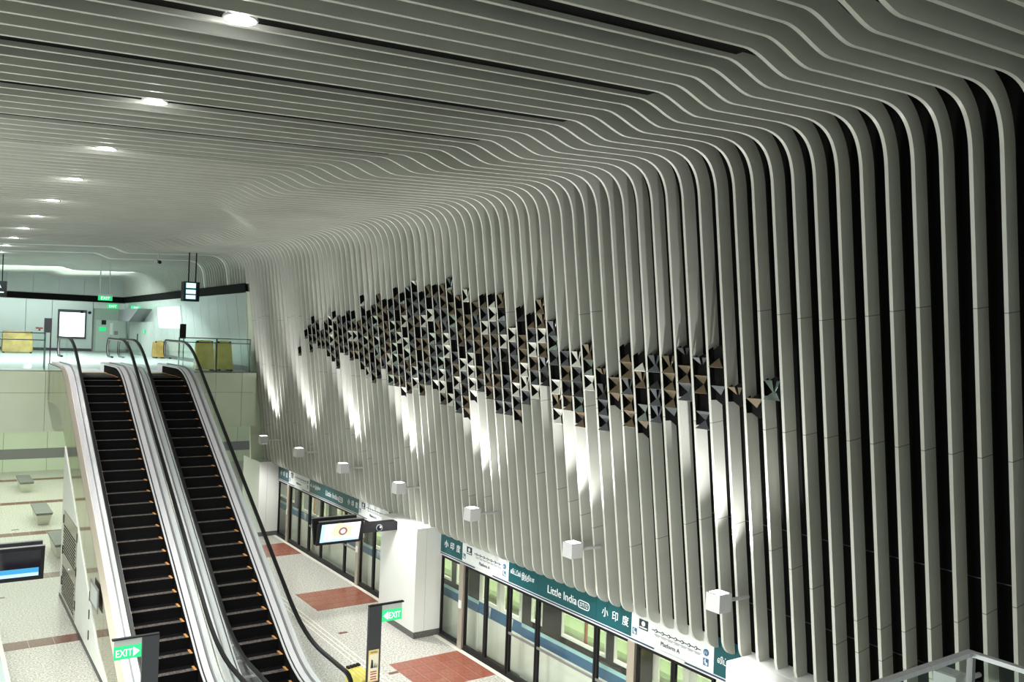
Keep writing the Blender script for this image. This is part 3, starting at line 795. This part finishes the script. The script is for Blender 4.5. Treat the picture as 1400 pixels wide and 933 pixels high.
# ================================================================== HANGING TWIN SCREENS
def twin_screen(xc, y, zc, label, kind, wd=1.06, ht=.62):
    t = thing('hanging_screen', label, 'screen', (xc, y, zc), 'twin passenger information screens')
    def scr(yc, s):
        dz = .10*s
        mb = MB(); x0, x1 = xc-wd/2, xc+wd/2
        # screens tilt: the top edge leans outwards over the viewer
        yt, yb = yc-s*.10, yc+s*.06
        mb.hexa([(x0, yb, zc-ht/2), (x1, yb, zc-ht/2), (x1, yb+s*.08, zc-ht/2), (x0, yb+s*.08, zc-ht/2),
                 (x0, yt, zc+ht/2), (x1, yt, zc+ht/2), (x1, yt+s*.08, zc+ht/2), (x0, yt+s*.08, zc+ht/2)])
        b = mb.build('screen_housing', BLACKM, t)
        MB().box(x0, x1, min(yt, yt+s*.08), max(yt, yt+s*.08), zc+ht/2, zc+ht/2+.012).build('top_trim', STEELD, b)
        U = Vector((0, yt-yb, ht)).normalized(); N = Vector((0, -s, 0)) - U*(Vector((0, -s, 0)).dot(U)); N.normalize()
        O = Vector((xc, (yt+yb)/2, zc))
        def rect(name, m, u0, u1, v0, v1, h):
            mb = MB(); c = [O+Vector((u, 0, 0))+U*v+N*hh for hh in (.0005, h) for u, v in ((u0, v0), (u1, v0), (u1, v1), (u0, v1))]
            mb.hexa(c); return mb.build(name, m, b)
        def blob(name, m, u, v, r, h, n=18, wob=0):
            pts = []
            for hh in (.0005, h):
                for i in range(n):
                    a = 2*PI*i/n; rr = r*(1+wob*math.sin(3*a+1)); pts.append(tuple(O+Vector((u+rr*1.05*math.cos(a), 0, 0))+U*(v+rr*math.sin(a))+N*hh))
            mb = MB(); mb.v = pts; mb.f = [tuple(range(n))[::-1], tuple(range(n, 2*n))]+[(i, (i+1) % n, n+(i+1) % n, n+i) for i in range(n)]; mb.m = [0]*len(mb.f)
            return mb.build(name, m, b)
        if s > 0:
            hw, hh = wd/2-.07, ht/2-.06
            if kind == 'picture':
                rect('picture', SCRW, -hw, hw, -hh, hh, .003); rect('picture_bar', SCRL, -hw, -hw+.08, -hh+.05, hh, .005); rect('picture_bar', SCRL, -hw, hw, -hh, -hh+.055, .005)
                rect('picture_yellow', SCRY, -.22, .28, -.09, .15, .0045); blob('picture_yellow', SCRY, .02, .06, .18, .005, wob=.15)
                blob('picture_ring', SCRP, .06, .02, .105, .006); blob('picture_centre', SCRK, .06, .02, .062, .007); blob('picture_centre', SCRW, .06, .02, .022, .008)
            else:
                rect('picture', SCRD, -hw, hw, -hh, hh, .003); rect('picture_bar', SCRB, -hw, hw-.02, -hh+.09, -hh+.19, .005); rect('picture_bar', SCRL, -hw, hw-.02, -hh+.02, -hh+.09, .005)
        return b
    scr(y-.16, 1); scr(y+.16, -1)
    box('mounting_frame', BLACKM, xc-wd/2+.05, xc+wd/2-.02, y-.05, y+.05, zc-.12, zc+.18, t)
    return t
ts1 = twin_screen(8.20, 19.0, 2.50, 'twin black screens showing a yellow and plum picture, on the column arm', 'picture', 1.12, .58)
arm = box('arm', BLACKM, 8.70, 9.72, 18.86, 19.12, 2.40, 2.61, ts1)
MB().disc((9.22, 18.85, 2.50), .085, 'y', 20, .02).build('camera_ring', STEELD, arm)
MB().disc((9.22, 18.838, 2.50), .065, 'y', 20, .02).build('camera_dome', SCRD, arm)
MB().disc((9.24, 18.826, 2.52), .022, 'y', 12, .01).build('camera_lens', STEEL, arm)
ts2 = twin_screen(1.40, 18.9, 2.53, 'twin black screens with a blue band, cut off by the left edge of the photo', 'dark', 1.22, .68)
box('arm', BLACKM, -.6, .85, 18.8, 19.0, 2.5, 2.7, ts2)
MB().tube([(.0, 18.9, 2.6), (.0, 18.9, 3.9)], .03).build('hanger_rod', BLACKM, ts2)

# ================================================================== STONE BENCHES
def bench(x, y, label):
    t = thing('bench', label, 'bench', (x, y, 0), 'stone benches on the platform')
    MB().hexa([(x-.25, y-1.0, .38), (x+.25, y-1.0, .38), (x+.25, y+1.0, .38), (x-.25, y+1.0, .38), (x-.27, y-1.02, .46), (x+.27, y-1.02, .46), (x+.27, y+1.02, .46), (x-.27, y+1.02, .46)]).build('seat', STONE, t)
    MB().hexa([(x-.17, y-.75, 0), (x+.17, y-.75, 0), (x+.17, y+.75, 0), (x-.17, y+.75, 0), (x-.24, y-.98, .379), (x+.24, y-.98, .379), (x+.24, y+.98, .379), (x-.24, y+.98, .379)]).build('base', STONEW, t)
    return t
bench(3.62, 35.2, 'stone bench in the middle of the three on the lower platform')
bench(3.66, 42.2, 'farthest stone bench, near the green lower back wall')
bench(3.66, 30.1, 'nearest stone bench, half hidden by the wall under the escalator')

# ================================================================== SPOTLIGHTS ON THE FINS
slabels = ['first wall spotlight from the far end, a tiny white cube beside the concourse end',
           'second wall spotlight from the far end, a small white cube above the far map sign',
           'third wall spotlight from the far end, left above the hanging screens',
           'wall spotlight cube right above the arm of the hanging screens', 'wall spotlight cube to the upper right of the middle column',
           'wall spotlight cube above the words of the near station name band', 'large wall spotlight cube above the near map sign', 'nearest wall spotlight cube, seen through the glass railing']
root = None
for j in range(8):
    y = 28.32-3.34*j
    t = thing('wall_spotlight', slabels[j], 'spotlight', (9.43, y, 3.55), 'white cube spotlights on arms along the fins')
    box('housing', LAMPW, 9.30, 9.56, y-.13, y+.13, 3.42, 3.68, t, bevel=.008)
    lens = LAMP if j < 7 else LAMPW          # the nearest one is not lit
    box('lens', lens, 9.335, 9.525, y-.095, y+.095, 3.676, 3.684, t)
    box('lens', lens, 9.335, 9.525, y-.095, y+.095, 3.416, 3.424, t)
    MB().tube([(9.56, y, 3.54), (10.06, y, 3.53)], .028, 8).build('arm', LAMPW, t)
    if j == 7: continue
    lamp('spot_up', 'SPOT', (9.43, y, 3.72), 350, (1, .99, 1), (9.66, y, 7.5), spot_size=math.radians(80), spot_blend=.7, shadow_soft_size=.05)
    lamp('spot_down', 'SPOT', (9.43, y, 3.38), 170 if j < 6 else 90, (1, .99, .97), (9.0, y, 0), spot_size=math.radians(120), spot_blend=.8, shadow_soft_size=.05)

# ================================================================== CEILING DOWNLIGHTS
dl = ['nearest ceiling downlight, a large bright disc in the dark slot near the top edge', 'second ceiling downlight from the top of the photo', 'third ceiling downlight from the top of the photo',
      'fourth ceiling downlight from the top of the photo', 'fifth ceiling downlight from the top of the photo', 'sixth ceiling downlight from the top of the photo',
      'seventh ceiling downlight from the top of the photo', 'eighth ceiling downlight from the top of the photo', 'ceiling downlight just before the whitened concourse fin', 'ceiling downlight washing the far concourse fins',
      'next to last ceiling downlight over the concourse', 'last ceiling downlight over the concourse']
for j in range(12):
    y = 7.29+3.28*j; z = Zup(2.1)
    t = thing('ceiling_downlight', dl[j], 'downlight', (2.1, y, z), 'round downlights in the ceiling slots')
    ring = [(2.1+.135*math.cos(2*PI*i/24), y+.135*math.sin(2*PI*i/24), z+.012) for i in range(24)]
    MB().tube(ring, .014, 6, closed=True).build('rim', LAMPW, t, smooth=60)
    MB().disc((2.1, y, z+.03), .125, 'z', 24, .02).build('lens', LAMP, t)
    lamp('downlight_beam', 'SPOT', (2.1, y, z-.03), 220, (1, 1, .95) if j < 8 else CYAN, (2.1, y, 0), spot_size=math.radians(130), spot_blend=.6, shadow_soft_size=.1)
    lamp('downlight_glow', 'POINT', (2.1, y, z+.005), 5, (1, 1, .97), shadow_soft_size=.1)

# ================================================================== WALL SCULPTURE
art = thing('wall_sculpture', 'cloud of folded metal butterfly plates set between the wall fins', 'artwork', (9.6, 16, 6.5))
TOP = [(26.1, 6.97), (23.5, 7.45), (20.63, 7.98), (18.72, 8.1), (16.77, 8.35), (15.49, 8.09), (14.11, 7.92), (12.92, 7.62), (12.18, 7.26), (11.09, 7.0), (10.18, 7.08), (9.35, 7.27), (9.07, 7.0), (8.57, 6.86), (8.39, 6.6), (7.4, 6.55)]
BOT = [(26.1, 6.65), (23.48, 6.30), (21.49, 6.03), (20.15, 5.86), (18.21, 5.55), (16.19, 5.34), (13.77, 5.53), (12.65, 5.85), (11.81, 5.70), (10.81, 5.92), (10.21, 5.66), (9.46, 5.80), (9.0, 5.84), (8.55, 6.12), (7.4, 6.15)]
def interp(L, y):
    L = sorted(L)
    for (a, p), (b, q) in zip(L, L[1:]):
        if a <= y <= b: return p+(q-p)*(y-a)/(b-a)
    return L[0][1] if y < L[0][0] else L[-1][1]
HM = .27
W_ = SP-FT-.004
def plate(kind):
    """one folded module in local axes: local x = outward (towards -X world), y across the gap, z up"""
    mb = MB(); h = HM/2; w2 = W_/2; e = .006
    def tri(a, b, c):
        a, b, c = Vector(a), Vector(b), Vector(c); n = (b-a).cross(c-a).normalized()*e; k = len(mb.v)
        mb.v += [tuple(a+n), tuple(b+n), tuple(c+n), tuple(a-n), tuple(b-n), tuple(c-n)]
        mb.f += [(k, k+1, k+2), (k+5, k+4, k+3), (k, k+3, k+4, k+1), (k+1, k+4, k+5, k+2), (k+2, k+5, k+3, k)]; mb.m += [0]*5
    if 'u' in kind: tri((0, -w2, h), (0, w2, h), (.075, 0, 0))
    if 'd' in kind: tri((0, w2, -h), (0, -w2, -h), (.075, 0, 0))
    if 'r' in kind: tri((0, -w2, -h), (0, -w2, h), (.075, 0, 0))
    if 'w' in kind:
        tri((-.02, -w2, h), (0.06, -.02, h*.2), (.02, -.03, h)); tri((-.02, w2, h), (.02, .03, h), (.06, .02, h*.2))
    if 'v' in kind: tri((0, -w2, h), (.05, 0, -h*.4), (.05, -w2*.3, h)); tri((0, w2, h), (.05, w2*.3, h), (.05, 0, -h*.4))
    return mb
meshes = {}
for kind in ('ud', 'u', 'd', 'udr', 'w', 'vd'):
    for mi, m in enumerate((A_BR, A_GR, A_WH, A_MI, A_DK)):
        mb = plate(kind); me = bpy.data.meshes.new('folded_plate'); me.from_pydata(mb.v, [], mb.f); me.materials.append(m); me.update(); meshes[kind, mi] = me
cells = []
rz = random.Random(11)
k0 = int((7.4-y_ref)/SP)-1
for k in range(k0, 60):
    yc = y_ref+SP*k+SP/2
    if yc < 7.5 or yc > 25.9: continue
    zt, zb_ = interp(TOP, yc), interp(BOT, yc)
    zt += rz.choice((-.30, -.15, 0, .05, .18)); zb_ += rz.choice((-.16, -.05, 0, .12, .26))
    r = math.ceil(zb_/HM); z = r*HM + (.5*HM if k % 7 in (2, 3, 5) else 0)
    while z+HM*.6 < zt+HM*.5:
        top = z+HM*1.4 > zt; bot = z-HM < zb_
        row = r + int(k/9)
        q = rz.random() + .16*math.sin(row*2.1+k*.10)
        mi = 0 if q < .40 else 1 if q < .66 else 2 if q < .83 else 3 if q < .91 else 4
        kind = rz.choice(['w', 'd', 'd', 'vd']) if top else rz.choice(['ud', 'ud', 'u']) if bot else rz.choice(['ud']*6+['udr', 'vd'])
        if rz.random() > (.10 if not (top or bot) else .12): cells.append((yc, z+HM/2, kind, mi))
        z += HM; r += 1
cells.sort(key=lambda c: c[0])
from collections import defaultdict
cols = defaultdict(list)
for yc, z, kind, mi in cells: cols[round(yc, 3)].append(z)
for yc, zz in cols.items():
    za, zc_ = min(zz)-HM*.5, max(zz)+HM*.5; w2 = W_/2; e = .01
    P = [(-w2, za+.06), (0, za-.02), (w2, za+.06), (w2, zc_-.02), (0, zc_+.06), (-w2, zc_-.02)]
    mb = MB()
    for off in (.10, .11): mb.v += [(Xw(z)+off, yc+a, z) for a, z in P]
    mb.f = [(5, 4, 3, 2, 1, 0), (6, 7, 8, 9, 10, 11)]+[(i, (i+1) % 6, 6+(i+1) % 6, 6+i) for i in range(6)]; mb.m = [0]*8
    for sd in (-1, 1):
        ya, yb = sorted((yc+sd*w2, yc+sd*(w2-.006)))
        mb.hexa([(Xw(za)-.001, ya, za+.05), (Xw(za)+.10, ya, za+.05), (Xw(za)+.10, yb, za+.05), (Xw(za)-.001, yb, za+.05),
                 (Xw(zc_)-.001, ya, zc_-.02), (Xw(zc_)+.10, ya, zc_+.03), (Xw(zc_)+.10, yb, zc_+.03), (Xw(zc_)-.001, yb, zc_-.02)])
    mb.build('gap_shade', BLACK, art)  # black sheets behind plates and on fin sides stand in for gap shade
rest = MB(); rm = []
for n, (yc, z, kind, mi) in enumerate(cells):
    x = Xw(z)-.004
    if n < 299:
        o = bpy.data.objects.new('folded_plate', meshes[kind, mi]); C.objects.link(o)
        o.parent = art; o.matrix_parent_inverse = art.matrix_world.inverted()
        o.location = (x, yc, z); o.rotation_euler = (0, 0, rz.uniform(-.05, .05))
    else:
        mb = plate(kind); k = len(rest.v)
        rest.v += [(x+a, yc+b, z+c) for a, b, c in mb.v]; rest.f += [tuple(k+i for i in f) for f in mb.f]; rest.m += [mi]*len(mb.f)
if rest.v:
    o = rest.build('folded_plate_cluster', [A_BR, A_GR, A_WH, A_MI, A_DK], art); o['kind'] = 'stuff'

# ================================================================== CONCOURSE FURNITURE
def balustrade(name_label, x0, x1, y, posts, rails):
    t = thing('glass_balustrade', name_label, 'balustrade', (x0, y, ZL))
    xs = [x0]+posts+[x1]
    for a, b in zip(xs, xs[1:]):
        box('glass_panel', GLASSG, a+.02, b-.02, y-.008, y+.008, ZL+.03, ZL+1.14, t)
    for p in xs: box('post', GREENED if p in (x0, x1) else CHAR, p-.018, p+.018, y-.03, y+.03, ZL, ZL+1.16, t)
    for z in rails: MB().tube([(x0, y-.03, z), (x1, y-.03, z)], .016, 8).build('rail', CHAR, t)
    return t
balustrade('clear glass railing on the landing right of the escalators, before the yellow barriers', 7.0, 9.40, 30.0, [8.24], [ZL+1.0, ZL+1.15])
bl = balustrade('clear glass railing on the landing left of the escalators', -6.0, 3.05, 30.3, [-3.0, 0.0], [ZL+.93, ZL+1.15])
def barrier(x0, x1, y0, y1, m, label, grp='covered barriers on the landing', h=1.03):
    t = thing('barrier', label, 'barrier', ((x0+x1)/2, y0, ZL), grp)
    mb = MB(); mb.hexa([(x0, y0-.02, ZL+.05), (x1, y0-.02, ZL+.05), (x1, y1+.2, ZL+.05), (x0, y1+.2, ZL+.05), (x0+.02, y0+.26, ZL+h), (x1-.02, y0+.26, ZL+h), (x1-.02, y1+.06, ZL+h), (x0+.02, y1+.06, ZL+h)])
    mb.build('cover', m, t, bevel=.03)
    for x in (x0+.04, x1-.10):
        box('corner_cap', BLACKM, x, x+.06, y0+.22, y0+.30, ZL+h-.05, ZL+h+.02, t)
        box('foot', BLACKM, x, x+.06, y0-.03, y1+.08, ZL, ZL+.06, t)
    MB().box(x0+.12, x1-.12, y0+.27, y0+.33, ZL+h-.01, ZL+h+.04).build('grip_bar', m, t)
    return t
barrier(7.78, 8.42, 30.75, 31.05, YELLOW, 'wider yellow covered barrier behind the landing railing, next to the escalator')
barrier(8.50, 9.06, 30.75, 31.25, YELLOW, 'narrower yellow covered barrier behind the landing railing, next to the fins')
barrier(2.95, 4.25, 47.3, 47.8, GOLD, 'brownish gold covered barrier far back on the left of the concourse')
barrier(9.00, 9.5, 43.2, 43.9, GOLD, 'brownish gold barrier seen through the newel of the right escalator', h=.8)

def stand_sign(x, y, w_, z0, z1, m, label, poles):
    t = thing('stand_sign', label, 'sign', (x, y, ZL), 'sign boards on posts at the landing edge')
    box('board', m, x-w_/2, x+w_/2, y-.02, y+.02, z0, z1, t)
    for p in poles: MB().tube([(p, y, ZL), (p, y, z0+.02)], .016, 8).build('pole', CHAR, t)
    return t
stand_sign(3.235, 31.5, .22, 6.90, 7.37, mat('slate', (.07, .07, .085), .5), 'slate grey sign board on two thin posts left of the escalators', [3.15, 3.32])
stand_sign(7.46, 31.5, .21, 6.84, 7.36, BLACKM, 'black sign board on a post between the right escalator and the yellow barriers', [7.50])

pb = thing('poster_lightbox', 'bright white poster light box on the back wall', 'light box', (6.68, 53.4, 7.2))
mbf = MB(); mbf.box(5.96, 7.40, 53.40, 53.5, 6.42, 6.54); mbf.box(5.96, 7.40, 53.40, 53.5, 7.90, 8.06); mbf.box(5.96, 6.05, 53.40, 53.5, 6.54, 7.90); mbf.box(7.31, 7.40, 53.40, 53.5, 6.54, 7.90)
mbf.build('frame', CHAR, pb); box('poster', LITW, 6.05, 7.31, 53.44, 53.5, 6.54, 7.90, pb)
pw = thing('poster_lightbox', 'leaning blue white light box on the right concourse wall', 'light box', (Xw(7.7), 42.6, 7.7))
MB().hexa([(Xw(7.1)-.04, 40.2, 7.15), (Xw(7.1)-.01, 40.2, 7.15), (Xw(7.1)-.01, 45.0, 7.15), (Xw(7.1)-.04, 45.0, 7.15),
           (Xw(8.2)-.04, 40.2, 8.28), (Xw(8.2)-.01, 40.2, 8.28), (Xw(8.2)-.01, 45.0, 8.28), (Xw(8.2)-.04, 45.0, 8.28)]).build('frame', CONP, pw)
MB().hexa([(Xw(7.2)-.046, 40.35, 7.22), (Xw(7.2)-.042, 40.35, 7.22), (Xw(7.2)-.042, 44.85, 7.22), (Xw(7.2)-.046, 44.85, 7.22),
           (Xw(8.1)-.046, 40.35, 8.2), (Xw(8.1)-.042, 40.35, 8.2), (Xw(8.1)-.042, 44.85, 8.2), (Xw(8.1)-.046, 44.85, 8.2)]).build('poster', mat('poster_blue', (.5, .6, .7), .3, emit=((.70, .88, 1), .75)), pw)
rs_ = box('wall_notice', SIGNW, 4.87, 5.28, 53.46, 53.5, 6.80, 7.03); tag(rs_, 'small red and white notice on the back wall', 'notice')
box('notice_print', TEXTR, 4.90, 5.25, 53.45, 53.461, 6.92, 7.0, rs_); box('notice_print', SIGNB, 5.03, 5.13, 53.45, 53.461, 6.82, 6.90, rs_)
for x, z, lb in ((7.15, 7.95, 'small black speaker box on the back wall by the light box'), (7.55, 7.93, 'small black camera on the back wall right of the light box')):
    b_ = MB().disc((x, 53.42, z), .08, 'y', 14, .14).build('wall_speaker', BLACKM); tag(b_, lb, 'speaker')

# hanging exit sign on white rods
def exit_box(t, x0, x1, y, z0, z1, size):
    p = box('sign_box', EXITG, x0, x1, y-.05, y+.05, z0, z1, t)
    lettering('EXIT', size, EXITL, p, ((x0+x1)/2, y-.055, (z0+z1)/2-size*.35), (1, 0, 0), (0, 0, 1))
    return p
he = thing('hanging_exit_sign', 'green exit sign hanging on two white rods', 'exit sign', (5.92, 38, 8.3))
exit_box(he, 5.66, 6.18, 38, 8.23, 8.42, .17); box('sign_cap', LAMPW, 5.66, 6.18, 37.94, 38.06, 8.42, 8.50, he)
for x in (5.72, 6.07): MB().tube([(x, 38, 8.49), (x, 38, 10.02)], .022, 8).build('rod', LAMPW, he)
we = thing('wall_exit_sign', 'green exit sign above the back wall door', 'exit sign', (8.7, 53.4, 8.35)); exit_box(we, 8.46, 8.98, 53.36, 8.22, 8.50, .2)
we2 = thing('canopy_exit_sign', 'green exit sign on the canopy of the side door', 'exit sign', (8.75, 48, 8.3)); exit_box(we2, 8.72, 9.20, 48.0, 8.16, 8.30, .11)

# hanging information sign on black rods
hi = thing('hanging_sign', 'black hanging sign with pale teal lit panels on two black rods', 'sign', (7.5, 30.9, 8.5))
SX0, SX1 = 7.30, 7.82
box('housing', BLACKM, SX0, SX1, 30.86, 31.3, 8.16, 8.84, hi)
fr_ = box('teal_frame', TEAL, SX0+.02, SX1-.10, 30.845, 30.862, 8.20, 8.82, hi)
TL = mat('teal_lit', (.1, .2, .2), .4, emit=((.50, .85, .88), 1.0))
for z0, z1 in ((8.62, 8.79), (8.42, 8.56), (8.24, 8.37)): box('lit_panel', TL, SX0+.06, SX1-.14, 30.835, 30.846, z0, z1, fr_)
for x in (7.48, 7.72): MB().tube([(x, 31.05, 8.83), (x, 31.05, 9.87)], .024, 8).build('rod', BLACKM, hi)
# black sign at the left edge
bs = thing('hanging_sign', 'black sign cut off by the left edge over the concourse', 'sign', (2.0, 38, 8.4))
box('board', BLACKM, 1.2, 2.46, 37.95, 38.05, 8.18, 8.77, bs)
lettering('A', .22, LETW, bs, (2.2, 37.94, 8.5), (1, 0, 0), (0, 0, 1)); box('line_of_print', LETW, 1.9, 2.36, 37.94, 37.951, 8.32, 8.36, bs)
for x in (1.4, 2.3): MB().tube([(x, 38, 8.76), (x, 38, 9.8)], .02, 8).build('rod', BLACKM, bs)
# cctv camera
cc = thing('security_camera', 'white security camera hanging from the ceiling near the landing', 'camera', (6.76, 32.5, 9.55))
MB().tube([(6.76, 32.5, 9.66), (6.76, 32.5, 9.88)], .02, 8).build('stem', LAMPW, cc)
MB().tube([(6.66, 32.45, 9.56), (6.82, 32.6, 9.56)], .075, 12).build('housing', LAMPW, cc, smooth=50); MB().disc((6.80, 32.47, 9.55), .06, 'y', 14, .1).build('lens', BLACKM, cc)

# ================================================================== NEAR MEZZANINE RAILING
mz = struct(MB().box(-3, 5.85, -3, 2.93, 3.85, 4.04).build('floor_mezzanine', GREYP))
nr = thing('glass_railing', 'glass railing with steel top rail in the bottom right corner', 'balustrade', (5.93, 2.98, 4.05))
MB().box(1.5, 5.955, 2.955, 3.005, 5.125, 5.155).build('rail', STEEL, nr)
MB().box(5.905, 5.955, -1, 2.955, 5.125, 5.155).build('rail', STEEL, nr)
for x in (2.0, 3.3, 4.6): box('glass_panel', GLASSG, x, x+1.28, 2.972, 2.988, 4.06, 5.12, nr)
for y in (.3, 1.6): box('glass_panel', GLASSG, 5.922, 5.938, y, y+1.28, 4.06, 5.12, nr)
for y in (2.93,): box('post', STEELD, 5.91, 5.95, y+.02, y+.06, 4.04, 5.13, nr)
